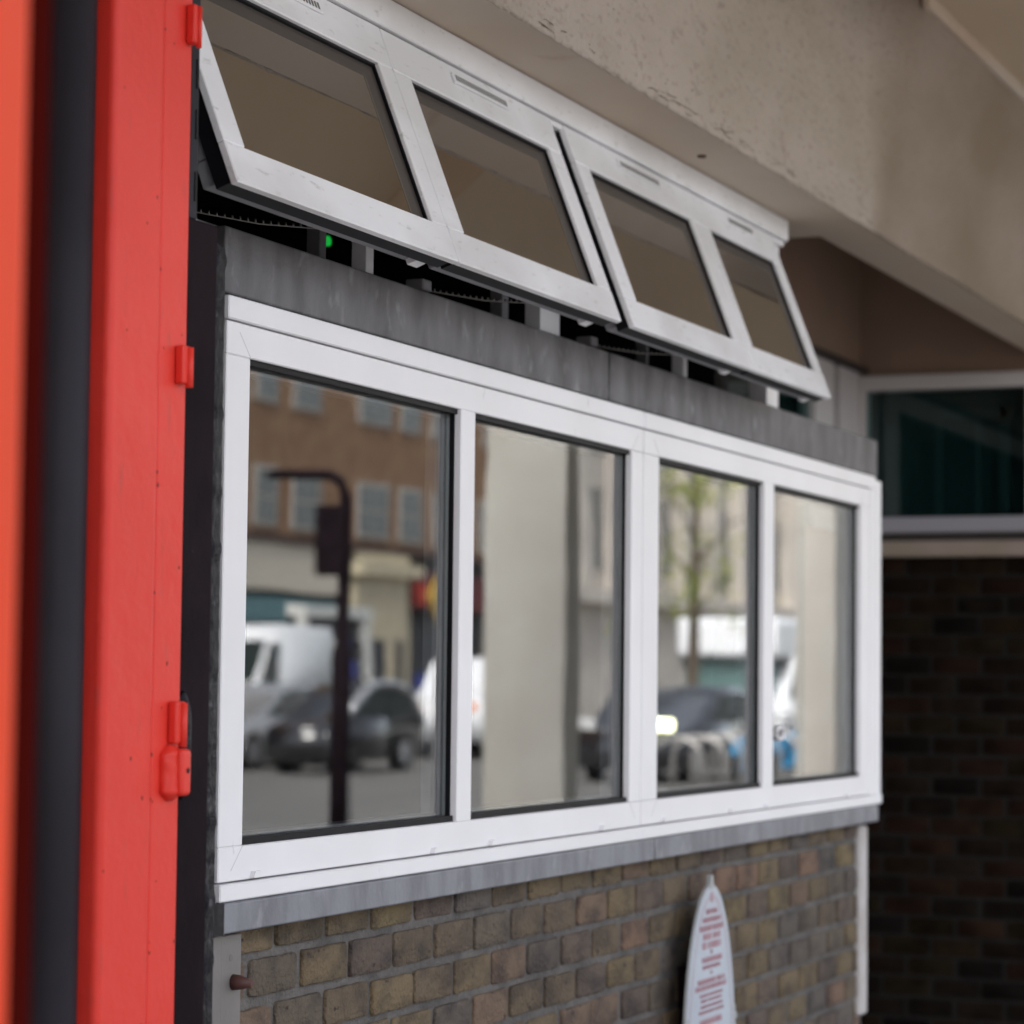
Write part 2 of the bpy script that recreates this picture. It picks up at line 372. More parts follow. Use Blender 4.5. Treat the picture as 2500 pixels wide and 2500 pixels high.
def sash(X0, X1, G0, G1, vent=(.30, .62)):
    f = sashmap; Ls = .425; ga, gb = .088, .364
    root = MB()
    W = .0
    root.box(X0, X1, .012, ga, -.006, .006, m, bev=.0018, f=f)
    root.box(X0, X1, gb, Ls, -.006, .006, m, bev=.0018, f=f)
    root.box(X0, G0, ga+.0003, gb-.0003, -.006, .0056, m, bev=.0015, f=f)
    root.box(G1, X1, ga+.0003, gb-.0003, -.006, .0056, m, bev=.0015, f=f)
    r = root.build('sash', None, up)
    k = MB()                                   # black seal behind the face
    i = .005
    for a in ((X0+i, X1-i, .02, .05), (X0+i, X1-i, Ls-.02, Ls-i)): k.box(a[0], a[1], a[2], a[3], -.030, -.0062, M_GASK, f=f)
    for a in ((X0+i, X0+.02), (X1-.02, X1-i)): k.box(a[0], a[1], .05, Ls-.02, -.030, -.0062, M_GASK, f=f)
    k.build('seal', None, r)
    k = MB(); i = .016; I = M_UPVCI              # inner body of the sash
    d0, d1 = -.054, -.0305
    k.box(X0+i, X1-.05, Ls-.055, Ls-i-.001, d0, d1, I, bev=.002, f=f)
    k.box(X0+i, X1-i, .02, .07, d0, d1, I, f=f)
    k.box(X0+i, G0+.004, .0705, Ls-.0555, d0, d1, I, f=f); k.box(G1-.016, X1-i, .0705, Ls-.0555, d0, d1, I, f=f)
    k.box(G0+.0045, G1-.0165, .0705, ga+.018, d0, d1, I, f=f)
    k.build('inner_rail', None, r)
    p = MB(); p.box(G0+.001, G1-.001, ga+.001, gb-.001, -.010, -.0064, M_GLASSU, f=f); po = p.build('pane', None, r)
    g = MB()
    g.box(G0, G1, ga, ga+.005, -.0062, -.001, M_GASK, f=f); g.box(G1-.004, G1, ga+.0051, gb, -.0062, -.001, M_GASK, f=f)
    g.build('gasket', None, po)
    q = MB(); SB = mat('spacer_bar', (.062, .052, .045), .35, spec=.4); SL = mat('spacer_line', (.15, .13, .10), .4)
    q.box(G0, G1-.0043, ga+.0052, ga+.030, -.00635, -.0060, SB, f=f); q.box(G1-.046, G1-.0043, ga+.0302, gb, -.00635, -.0060, SB, f=f)
    q.box(G1-.049, G1-.0462, ga+.0302, gb, -.00635, -.0058, SL, f=f)
    q.build('spacer', None, po)
    v0 = X0+(X1-X0)*.36; v1 = X0+(X1-X0)*.69
    t = MB(); t.box(v0, v1, .030, .050, .0062, .0105, m, bev=.0012, f=f)
    n = 22
    for q in range(n):
        xx = v0+.008+(v1-v0-.016)*q/n
        t.box(xx, xx+(v1-v0)/n*.5, .0345, .0455, .0100, .0112, M_VENT, f=f)
    t.build('trickle_vent', None, r)
    t = MB(); t.box(X1-.075, X1-.04, Ls-.05, Ls-.008, -.050, -.0308, M_INW, f=f); t.build('latch', None, r)
    return r
sash(-.245, .4755, -.187, .4215)
sash(.4800, 1.206, .544, 1.142)
sash(1.274, 2.009, 1.344, 1.938)
sash(2.013, 2.588, 2.0615, 2.533)
# opener chains between threshold and sash
for x0 in (-.10, .72, 1.5):
    n = 22
    c = MB()
    for k in range(n):
        t = k/(n-1); x = x0+t*.30; y = .03-.10*t; h = .651+.012*t-.006*math.sin(t*math.pi)
        c.tube([(x, y, h-.002), (x, y, h+.0035)], .0017, 6, M_CHAIN)
    c.tube([(x0, .03, .648), (x0+.15, -.02, .648), (x0+.30, -.07, .660)], .0012, 5, M_CHAIN)
    c.build('opener_chain', None, up)
    c = MB(); c.box(x0-.035, x0, .012, .045, .6432, .662, M_UPVCI, bev=.002); c.build('chain_box', None, up)
# glazed inside room
rm = thing('room_interior', 'unlit room seen through the gap under the open sashes', 'room', (1.5, 1.5, GZ))
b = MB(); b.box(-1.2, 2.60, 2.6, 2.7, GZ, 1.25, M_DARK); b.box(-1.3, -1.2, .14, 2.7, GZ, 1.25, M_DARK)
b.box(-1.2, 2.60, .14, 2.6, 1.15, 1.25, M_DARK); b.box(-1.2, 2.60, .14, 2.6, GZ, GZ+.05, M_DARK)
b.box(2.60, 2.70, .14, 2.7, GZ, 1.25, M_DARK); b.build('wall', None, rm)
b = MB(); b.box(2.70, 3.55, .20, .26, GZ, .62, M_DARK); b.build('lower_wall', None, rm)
LX, LH = 1.300, .847
b = MB(); b.prism([(LX+.013*math.cos(t*math.pi/8), LH+.010*math.sin(t*math.pi/8)) for t in range(16)], .50, .51, M_LED)
led = tag(b.build('indicator_lamp'), 'tiny green indicator light glowing in the dark room', 'lamp')

# ================================================================== concrete beam and overhang
bm_ = thing('concrete_beam', 'rough concrete beam running over the window heads', 'beam', (1, -.1, 1.09))
b = MB(); b.box(-9, 2.953, -.146, .30, 1.0895, 1.77, M_CONCS); b.box(2.953, 9, -.146, -.012, 1.0897, 1.77, M_CONCS)
b.build('beam_core', None, bm_)
# rough outer face: displaced grid
b = MB(); nx, nz = 900, 60; X0, X1 = -.5, 7.5
import mathutils
vs = [[None]*(nz+1) for _ in range(nx+1)]
for i in range(nx+1):
    x = X0+(X1-X0)*i/nx
    for j in range(nz+1):
        h = 1.0893+.683*(j/nz)
        n = mathutils.noise.fractal(Vector((x*9, h*9, 0)), 1, 2, 5)*.0028+mathutils.noise.noise(Vector((x*2.2, h*2.6, 3)))*.004
        e = max(0, 1-j/3)
        hh = h+(mathutils.noise.noise(Vector((x*25, 0, 7)))*.0028-.0005)*e
        rp = min(1, max(0, (x-2.82)/.16)); rp = rp*rp*(3-2*rp)
        yy_ = -.1525-.125*rp*(j/nz); hh = hh*(1-rp)+rp*(hh-.125*(j/nz))  # right section leans out at the top, shaped to face downwards and look darker
        vs[i][j] = b.bm.verts.new((x, yy_+n+.002*e, hh+E))
kk = b.mi(M_CONC)
lay = b.bm.loops.layers.float_color.new('tint')
def ctint(x, h):  # random tone, plus the right section's shade put into the tint
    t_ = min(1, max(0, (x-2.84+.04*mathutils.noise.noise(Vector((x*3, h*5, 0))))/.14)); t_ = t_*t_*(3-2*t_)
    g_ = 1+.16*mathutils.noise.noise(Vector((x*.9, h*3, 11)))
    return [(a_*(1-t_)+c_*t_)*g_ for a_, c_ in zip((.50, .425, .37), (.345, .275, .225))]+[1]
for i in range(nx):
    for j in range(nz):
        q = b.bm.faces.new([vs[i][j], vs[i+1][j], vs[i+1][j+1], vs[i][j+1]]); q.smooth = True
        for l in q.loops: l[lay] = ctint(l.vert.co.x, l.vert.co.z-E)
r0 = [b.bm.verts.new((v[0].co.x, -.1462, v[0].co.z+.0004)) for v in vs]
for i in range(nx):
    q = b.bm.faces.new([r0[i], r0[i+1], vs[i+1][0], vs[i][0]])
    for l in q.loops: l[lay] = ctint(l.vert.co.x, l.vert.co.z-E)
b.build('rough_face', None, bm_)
def face_y(x, h):
    return -.1525+mathutils.noise.fractal(Vector((x*9, h*9, 0)), 1, 2, 5)*.0028+mathutils.noise.noise(Vector((x*2.2, h*2.6, 3)))*.004
b = MB(); rc3 = random.Random(12); MCR = mat('crack_line', (.10, .075, .06), .95, spec=.1)  # dark colour of the thin crack marks
def crack(x, h, n, dx, dh, w_):
    P0 = None
    for k_ in range(n):
        x2, h2 = x+dx*rc3.uniform(.6, 1.4), h+dh*rc3.uniform(-.2, 1.6)+rc3.gauss(0, .0018)
        ww = w_*rc3.uniform(.4, 1.2)
        q = [b.bm.verts.new((a_, face_y(a_, c_)-.0009, c_+E)) for a_, c_ in ((x, h-ww), (x2, h2-ww*.7), (x2, h2+ww*.7), (x, h+ww))]
        b.bm.faces.new(q); x, h = x2, h2
for k_ in range(34): crack(rc3.uniform(.7, 2.9), 1.0985+rc3.uniform(0, .016), rc3.randrange(2, 6), .012, 0, .0009)
for k_ in range(60): crack(rc3.uniform(.6, 4.2), rc3.uniform(1.12, 1.6) if k_ % 3 else rc3.uniform(1.11, 1.2), 1, rc3.uniform(.004, .010), 0, rc3.uniform(.0008, .002))
b.build('surface_cracks', MCR, bm_)
b = MB(); b.box(-9, 2.94, -.185, -.146, 1.752, 1.79, M_CONCS, bev=.008, seg=2); b.box(2.94, 9, -.292, -.268, 1.632, 1.667, M_CONCS, bev=.006, seg=2); b.box(2.9405, 9, -.2699, -.146, 1.66, 1.7885, M_CONCS); b.build('fillet', None, bm_)
sl = thing('overhang_slab', 'brown painted concrete soffit projecting above the beam', 'ceiling', (1, -1, 1.79))
b = MB(); b.box(-9, 12, -2.05, .30, 1.79, 2.15, M_SLAB); b.box(-9, 12, .30, 6, 1.79, 2.15, M_SLAB); b.box(2.6, 12, -2.04, -.27, 1.665, 1.7895, M_SLAB); b.build('soffit', None, sl)
b = MB(); b.box(-9, 12, -2.02, -1.65, 2.15, 3.3, mat('upper_facade', (.3, .17, .12), .9, col2=(.25, .15, .1), scale=3)); b.build('upper_wall', None, sl)
b = MB(); b.prism([(1.86+.008*math.cos(t), .0, ) for t in (0,)] and [(1.90+.011*math.cos(t*math.pi/6), -.062+.009*math.sin(t*math.pi/6)) for t in range(12)], 1.086, 1.0893, mat('rust_spot', (.08, .03, .02), .8), axis='z')
tag(b.build('rust_bolt'), 'small rusty bolt head under the smooth beam edge', 'bolt')

# ================================================================== recess to the right: set-back wall, far wall, dark brick
XF = 5.56; YS = .60
rc = thing('recess_wall', 'set-back painted wall with dark window behind the lead band', 'wall', (4.2, YS, GZ))
b = MB(); b.box(2.70, XF, YS, YS+.2, 1.075, 1.789, M_BROWN); b.box(2.70, XF, YS, YS+.2, GZ, .50, M_BRICKD if False else M_BROWN); b.build('render', None, rc)
b = MB(); b.box(2.70, XF, YS-.03, YS+.05, 1.058, 1.0745, mat('dark_flashing', (.03, .02, .018), .7)); b.build('flashing', None, rc)
b = MB(); b.box(2.70, 5.02, YS, YS+.06, .985, 1.0575, M_FARW); b.box(5.02, 5.235, YS, YS+.06, .50, 1.0575, M_FARW); b.box(5.30, XF, YS, YS+.06, .50, 1.0575, M_FARW)
b.box(5.235, 5.30, YS+.02, YS+.06, .50, 1.0575, mat('frame_joint', (.08, .07, .065), .8)); b.build('window_frame', None, rc)  # dark joint line between the frame sections
b = MB(); b.box(2.70, 5.02, YS+.02, YS+.026, .50, .985, M_GLASSD); b.build('pane', None, rc)
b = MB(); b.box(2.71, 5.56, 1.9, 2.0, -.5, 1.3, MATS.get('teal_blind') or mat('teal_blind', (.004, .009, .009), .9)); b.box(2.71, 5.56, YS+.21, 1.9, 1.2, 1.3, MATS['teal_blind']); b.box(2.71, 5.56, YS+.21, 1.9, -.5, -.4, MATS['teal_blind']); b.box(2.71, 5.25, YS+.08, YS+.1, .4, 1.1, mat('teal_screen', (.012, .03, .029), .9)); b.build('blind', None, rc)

fw = thing('side_wall', 'dark brick side wall with stone band and teal-tinted window at the right', 'wall', (XF, -.5, GZ))
b = MB(); b.box(XF, XF+.25, -.32, YS, 1.045, 1.789, M_BROWN); b.build('brown_render', None, fw)
wn = bx('window', fw, M_FARW, XF-.03, XF+.05, .575, YS-.001, .50, 1.045)
b = MB(); b.box(XF-.03, XF+.05, -.33, .5748, .995, 1.0448, M_FARW); b.box(XF-.031, XF+.05, -.03, .021, .546, .9949, M_FARW); b.build('frame', None, wn)
b = MB(); b.box(XF-.006, XF, .0212, .5745, .5602, .9948, M_GLASSD); b.box(XF-.006, XF, -.30, -.0302, .5602, .9948, M_GLASSD); b.build('pane', None, wn)
b = MB(); b.box(XF-.04, XF+.05, -.34, .5747, .506, .5598, M_FARS, bev=.004); b.build('sill', None, wn)
b = MB(); b.box(XF-.005, XF+.05, -.32, .5747, .478, .5055, mat('dark_joint', (.05, .042, .04), .8)); b.build('joint', None, wn)
b = MB(); b.box(XF-.05, XF+.1, -.35, YS-.001, .425, .4775, M_FARB, bev=.004); b.build('stone_band', None, fw)
b = MB(); b.box(XF+.25, XF+1.5, 1.6, 1.7, .3, 1.3, mat('room_teal', (.004, .007, .008), .9)); b.box(XF+.25, XF+1.5, -.32, 1.6, 1.2, 1.3, MATS['room_teal']); b.box(XF+.25, XF+1.5, -.32, 1.6, .3, .4, MATS['room_teal']); b.box(XF+.25, XF+1.5, -.34, -.32, .3, 1.3, MATS['room_teal']); b.box(XF+1.40, XF+1.45, -.3, 1.6, .3, 1.2, mat('room_teal', (.004, .007, .008), .9)); 
for yy, ww in ((.33, .02), (.20, .012), (.10, .03)): b.box(XF+.05, XF+.06, yy, yy+ww, .5, .93, mat('dim_frame', (.055, .075, .080), .8))
b.box(XF+.05, XF+.06, .09, .36, .90, .93, MATS['dim_frame']); b.box(XF+.10, XF+.12, -.32, .59, .4, 1.1, mat('teal_film', (.020, .042, .044), .6)); b.build('inner_window', None, fw)
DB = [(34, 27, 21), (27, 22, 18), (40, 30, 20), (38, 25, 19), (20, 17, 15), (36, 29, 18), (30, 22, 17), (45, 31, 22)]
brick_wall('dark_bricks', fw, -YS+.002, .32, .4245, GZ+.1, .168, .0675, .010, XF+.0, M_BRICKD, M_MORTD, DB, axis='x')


# ================================================================== left side: black posts, red door frame, pipe, open leaf
YP = -.16
po = thing('black_steel_post', 'black painted steel window post with rough sealant edge', 'post', (-.35, YP, GZ))
b = MB(); b.box(-.397, -.3205, YP, -.03, GZ+.1, .5765, M_BLKP, bev=.003, seg=2); b.build('post_body', None, po)
# lumpy sealant strip
b = MB(); n = 420; prev = None; kk = b.mi(M_BLKR)
for i in range(n+1):
    h = -1.45+(.555+1.45)*i/n
    a = mathutils.noise.noise(Vector((h*40, 0, 1)))*.004; c = mathutils.noise.noise(Vector((h*55, 4, 1)))*.0025; e = mathutils.noise.noise(Vector((h*30, 9, 1)))*.003
    ring = [(-.3200, YP+.003, h), (-.3130, YP+.003+a*1.3, h), (-.2990+c, YP+.008+e*1.6, h), (-.2830, YP+.010+a*1.2, h), (-.2640+c*.4, YP+.020, h), (-.2645, -.03, h)]
    cur = [b.bm.verts.new((p[0], p[1], p[2]+E)) for p in ring]
    if prev:
        for k in range(5):
            q = b.bm.faces.new([prev[k], prev[k+1], cur[k+1], cur[k]]); q.smooth = True
    prev = cur
b.build('sealant_strip', None, po)
b = MB(); b.box(-.388, -.366, YP+.005, -.03, .5768, 1.40, M_PIPE, bev=.002); 
for h in (.60, .68, .745, .80, .86, .92): b.box(-.3755, -.3715, YP+.0035, YP+.0049, h, h+.038, M_GASK)
b.build('upper_post', None, po)
b = MB(); b.box(-.3655, -.338, YP+.02, -.05, .577, .588, M_UPVCI, bev=.003); b.build('cap', None, po)

rd = thing('red_door_frame', 'bright red painted steel door frame beside the black post', 'door frame', (-.48, YP, GZ))
b = MB()
b.box(-.598, -.479, YP-.012, -.02, GZ+.1, 1.5, M_RED, bev=.010, seg=5)
b.box(-.4788, -.4110, YP-.009, -.02, GZ+.1, 1.5, M_RED, bev=.003, seg=3)
b.build('frame_face', None, rd)
b = MB(); b.box(-.640, -.5985, -.02, .10, GZ+.1, 1.5, M_RED); b.box(-.76, -.6402, .02, .14, GZ+.1, 1.5, M_RED, bev=.004); b.build('frame_return', None, rd)
def lump(name, x, y, h0, h1, r0, seed, m_, parent, flat=.6):
    b = MB(); n = 26; ns = 14; rings = []
    for i in range(n+1):
        t = i/n; h = h0+(h1-h0)*t; e = min(1, 5*t+.25, 5*(1-t)+.25)
        row = []
        for k in range(ns):
            a = 2*math.pi*k/ns
            rr = r0*e*(1+.16*mathutils.noise.noise(Vector((math.cos(a)*2, math.sin(a)*2, h*60+seed))))
            row.append(b.bm.verts.new((x+math.cos(a)*rr, y+math.sin(a)*rr*flat, h+E)))
        rings.append(row)
    for i in range(n):
        for k in range(ns):
            q = b.bm.faces.new([rings[i][k], rings[i][(k+1) % ns], rings[i+1][(k+1) % ns], rings[i+1][k]]); q.smooth = True
    b.bm.faces.new(rings[0][::-1]); b.bm.faces.new(rings[-1])
    return b.build(name, m_, parent)
def hinge(x0, x1, h0, h1):
    b = MB(); b.box(x0, x1, YP-.022, YP-.0095, h0, h1, M_RED, bev=.003, seg=3)
    b.tube([((x0+x1)/2+.004, YP-.022, h0-.004), ((x0+x1)/2+.004, YP-.022, h1-.002)], (x1-x0)*.22, 12, M_RED)
    return b.build('hinge', None, rd)
hinge(-.4300, -.4135, .790, .840); hinge(-.4420, -.4190, .360, .408)
hinge(-.4430, -.4180, -.085, -.033)
hg = lump('hinge', -.438, YP-.012, -.155, -.086, .0215, 3, M_RED, rd)
b = MB(); b.box(-.442, -.417, YP-.031, YP-.01, -.149, -.091, M_RED, bev=.006, seg=4); b.build('hinge_knuckle', None, hg)
b = MB(); b.tube([(-.428, YP-.0317, -.118), (-.428, YP-.0300, -.118)], .0034, 12, M_GASK); b.build('pin_hole', None, hg)
b = MB(); rc2 = random.Random(4); MCH = mat('chipped_paint', (.10, .02, .015), .9)
for q in range(26):
    hx = rc2.choice([-.4795+rc2.uniform(-.002, .002), rc2.uniform(-.475, -.414), rc2.uniform(-.59, -.485)]); hh = rc2.uniform(-.45, .95); rr_ = rc2.uniform(.0006, .0017)
    yq = YP-.0124 if hx < -.479 else YP-.0094
    b.prism([(hx+rr_*(.7+.5*rc2.random())*math.cos(t), hh+rr_*(1+1.2*rc2.random())*math.sin(t)) for t in [k_*math.pi/4 for k_ in range(8)]], yq, yq+.0008, MCH)
b.build('paint_chips', None, rd)
lump('filler', -.396, YP-.004, -.155, -.020, .0150, 8, M_BLKR, rd)

pp = thing('drainpipe', 'charcoal drainpipe running down between the red frames', 'pipe', (-.62, -.16, GZ))
b = MB(); b.tube([(-.620, -.115, -1.45), (-.620, -.115, 1.5)], .037, 40, M_PIPE, cap=True); b.build('pipe', None, pp)
b = MB(); b.tube([(-.620, -.115, 1.085), (-.620, -.115, 1.14)], .040, 40, M_PIPE); b.build('collar', None, pp)
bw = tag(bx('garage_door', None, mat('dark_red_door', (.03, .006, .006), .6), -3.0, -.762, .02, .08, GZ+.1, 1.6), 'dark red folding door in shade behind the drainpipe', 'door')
lf = thing('open_door_leaf', 'blurred bright red door leaf edge in the near left foreground', 'door leaf', (-1.92, -.5, GZ))
b = MB(); b.box(-1.95, -1.893, -.905, -.20, GZ+.12, 1.6, mat('orange_red_paint', (.66, .060, .020), .5, spec=.15), bev=.012, seg=4); b.build('leaf', None, lf)
b = MB(); b.box(-1.8928, -1.872, -.9035, -.80, GZ+.12, 1.6, mat('leaf_shade_red', (.050, .004, .003), .8, spec=0.), bev=.003, seg=3); b.build('leaf_shade_strip', None, lf)  # added dark strip, paints the leaf edge falling off into shade

# ================================================================== plaque
pq = thing('oval_plaque', 'tall oval white plaque with red lettering fixed to the brick wall', 'plaque', (2.083, -.02, -.8))
CX, CH = 2.083, -.80; A, B_ = .168, .37
def oval(k=1., off=0., n=72):
    return [(CX+(A-off)*k*math.cos(t*2*math.pi/n), CH+(B_-off)*k*math.sin(t*2*math.pi/n)) for t in range(n)]
b = MB(); b.prism(oval(), -.0312, -.0262, M_PLAQE); b.prism(oval(1, .004), -.0325, -.0313, M_PLAQ)
b.prism(oval(1, .010), -.0261, -.0215, M_BLKP); b.box(CX-.05, CX+.05, -.0214, .024, -.95, -.6, M_BLKP)
b.build('plate', None, pq)
def ringstrip(o0, o1, y, m_, name, a0=0., a1=1.):
    b = MB(); P, Q = oval(1, o0), oval(1, o1); n = len(P); k = b.mi(m_)
    vp = [b.bm.verts.new((p[0], y, p[1]+E)) for p in P]; vq = [b.bm.verts.new((p[0], y, p[1]+E)) for p in Q]
    for i in range(n):
        if a0 <= i/n < a1: b.bm.faces.new([vp[i], vp[(i+1) % n], vq[(i+1) % n], vq[i]])
    return b.build(name, None, pq)
ringstrip(.024, .027, -.0332, M_PLAQT, 'border_line')
b = MB(); b.prism([(CX-.014, -.440), (CX-.010, -.425), (CX-.007, -.411), (CX+.007, -.411), (CX+.010, -.425), (CX+.014, -.440)], -.0335, -.024, M_PLAQE); b.build('finial', None, pq)
for s_ in (-1, 1):
    b = MB()
    for hh, rr, dx in ((-.705, .009, .156), (-.722, .011, .162), (-.745, .010, .160), (-.775, .012, .165)):
        b.tube([(CX+s_*dx, -.0335, hh), (CX+s_*dx, -.026, hh)], rr, 14, M_PLAQE)
    b.build('scroll', None, pq)
# rows of letter strokes: (height, half width, letter height, weight)
rows = [(-.486, .040, .011, .7), (-.503, .062, .011, .9), (-.520, .082, .012, 1.), (-.5375, .060, .013, 1.5), (-.556, .064, .014, 1.5), (-.571, .006, .008, 1.),
        (-.586, .074, .011, 1.), (-.601, .062, .008, .8), (-.614, .006, .007, .8), (-.630, .096, .010, 1.), (-.643, .112, .010, 1.1),
        (-.659, .080, .006, .7), (-.670, .072, .006, .7), (-.682, .078, .006, .7), (-.6935, .086, .006, .7), (-.715, .078, .012, 1.3)]
rnd = random.Random(5)
b = MB(); b.box(CX-.006, CX+.006, -.0345, -.0326, -.467, -.447, M_PLAQT)
for (h, hw, lh, wt) in rows:
    hw *= .92; x = CX-hw; lw = lh*.62
    while x < CX+hw-lw*.3:
        if rnd.random() > .12:
            x1 = min(x+lw*.8, CX+hw); st_ = lh*.11*wt
            b.box(x, x+st_, -.0345, -.0326, h-lh/2, h+lh/2, M_PLAQT)
            kind = rnd.randrange(4)
            if kind != 3: b.box(x1-st_, x1, -.0345, -.0326, h-lh/2, h+lh/2*(1 if kind else .2), M_PLAQT)
            hh = h+(lh/2-st_ if kind != 1 else 0); b.box(x+st_, x1-st_, -.0344, -.0327, hh-st_*.5, hh+st_*.5, M_PLAQT)
        x += lw
b.build('lettering', None, pq)

# ================================================================== the street the panes reflect
PB = 26.0
M_BB = mat('brown_building_brick', (.27, .165, .095), .9, col2=(.22, .125, .075), scale=2)
M_WF = mat('street_white', (.6, .6, .58), .6)
M_WG = mat('street_glass', (.13, .14, .14), .2)
M_CREAM = mat('cream_stucco', (.55, .48, .34), .8, col2=(.5, .44, .32), scale=1.5)
M_SHOPD = mat('dark_shopfront', (.03, .03, .035), .5)
M_STONE = mat('pale_stone', (.56, .51, .45), .85, col2=(.46, .42, .38), scale=.8)
bb = thing('brick_building', 'brown brick building over shops across the street, seen reflected', 'building', (50, -PB, GZ))
b = MB(); b.box(30, 62.5, -PB-8, -PB, 3.1, 10.5, M_BB); b.box(30, 62.4, -PB-7.9, -PB-.5, GZ, 3.1, M_SHOPD); b.build('wall', None, bb)
def win(x0, x1, h0, h1, par, y=-PB):
    b = MB(); b.box(x0, x1, y, y+.06, h0, h1, mat('sash_paint', (.36, .34, .31), .7)); o = b.build('window', None, par)
    g = MB(); w_ = (x1-x0)
    g.box(x0+.1, x0+w_/2-.03, y+.0603, y+.07, h0+.1, (h0+h1)/2-.03, M_WG); g.box(x0+w_/2+.03, x1-.1, y+.0603, y+.07, h0+.1, (h0+h1)/2-.03, M_WG)
    g.box(x0+.1, x0+w_/2-.03, y+.0603, y+.07, (h0+h1)/2+.03, h1-.1, M_WG); g.box(x0+w_/2+.03, x1-.1, y+.0603, y+.07, (h0+h1)/2+.03, h1-.1, M_WG)
    g.build('glass', None, o)
k = PB/24.
for a, c in ((36, 37.2), (38.6, 39.8), (41, 42.2), (44.5, 45.5), (46.3, 47.5), (49.4, 50.9), (51.5, 52.7), (53.4, 54.5), (56.2, 57.6), (59, 60.3)):
    for h0, h1 in ((3.30, 4.65), (6.05, 7.9), (8.7, 10.1)):
        win(3.3+(a-3.3+3.3)*k-3.3*k+.3, 3.3+(c-3.3+3.3)*k-3.3*k+.3, h0, h1, bb)
b = MB(); b.box(30, 62.5, -PB, -PB+.25, 2.95, 3.14, mat('dark_cornice', (.08, .05, .04), .8)); b.build('cornice', None, bb)
# shop fronts
b = MB(); b.box(42, 52.2, -PB-.3, -PB+.15, 1.9, 2.94, mat('cream_fascia', (.62, .56, .47), .7)); b.build('fascia', None, bb)
b = MB(); b.box(42, 52.2, -PB-.3, -PB+.1, 1.2, 1.75, mat('teal_awning', (.13, .24, .26), .7)); b.box(42, 52.2, -PB-.3, -PB+.08, .3, 1.15, mat('pale_shopfront', (.5, .48, .42), .7)); b.box(42, 52.2, -PB-.3, -PB+.05, GZ, -.2, M_SHOPD); b.build('shopfront', None, bb)
b = MB(); b.box(53.2, 56.0, -PB-.3, -PB+.25, GZ, 2.94, M_CREAM); b.box(53.0, 56.2, -PB-.3, -PB+.5, 2.4, 2.72, M_CREAM)
b.box(53.8, 54.6, -PB+.2503, -PB+.3, GZ, .9, M_SHOPD); b.box(55.3, 55.6, -PB+.2503, -PB+.3, -.4, .9, M_SHOPD); b.build('portico', None, bb)
b = MB(); b.box(56.4, 62.4, -PB-.3, -PB+.12, 1.7, 2.6, mat('red_fascia', (.12, .02, .02), .6)); b.prism([(57.2, 2.0), (57.8, 2.6), (58.4, 2.0), (57.8, 1.4)], -PB+.13, -PB+.2, mat('yellow_sign', (.7, .45, .03), .5))
b.box(56.6, 57.1, -PB+.125, -PB+.18, 1.8, 2.3, mat('sign_red', (.5, .04, .02), .5))
for q in (56.8, 58.2): b.box(q, q+.6, -PB+.05, -PB+.10, -.3, .1, mat('blue_poster', (.05, .06, .3), .5))
b.build('shop_sign', None, bb)

sb = thing('stone_building', 'pale stone building with tall pilasters down the street, seen reflected', 'building', (85, -PB, GZ))
b = MB(); b.box(63, 130, -PB-8, -PB, GZ, 14, M_STONE)
for x in range(64, 130, 3): b.box(x, x+.9, -PB, -PB+.45, 2.6, 13, M_STONE)
b.box(63, 130, -PB, -PB+.6, 2.2, 2.6, M_STONE); b.build('wall', None, sb)
for x in range(65, 128, 3):
    for h0, h1 in ((3.2, 5.6), (6.6, 9.2)):
        b = MB(); b.box(x+.1, x+1.9-.1, -PB, -PB+.05, h0, h1, M_WG); b.build('window', None, sb)
    if x % 2: 
        b = MB(); b.box(x+.1, x+1.5, -PB, -PB+.05, .4, 1.9, M_SHOPD); b.build('shop_window', None, sb)
# columns in front of the facade
for x0, x1, lab in ((8.03, 8.20, 'nearer cream painted pier reflected in the second lower pane'), (12.5, 12.80, 'farther cream painted pier reflected in the rightmost lower pane')):
    cc = thing('cream_pier', lab, 'pier', (x0, -2.8, GZ), 'cream piers at the pavement edge')
    MC = mat('cream_pier_paint', (.55, .53, .48), .7, col2=(.50, .47, .42), scale=2.5, dirt=(.3, .26, .22), dscale=9, dlo=.68, dhi=.8)
    b = MB(); wd = .40 if x0 < 9 else .24
    b.box(x0, x1, -2.62-wd, -2.62, GZ+.1, 3.2, MC); b.build('shaft', None, cc)
    b = MB(); b.box(x0-.03, x1+.03, -2.65-wd, -2.59, GZ+.1, GZ+.3, MC); b.build('base', None, cc)

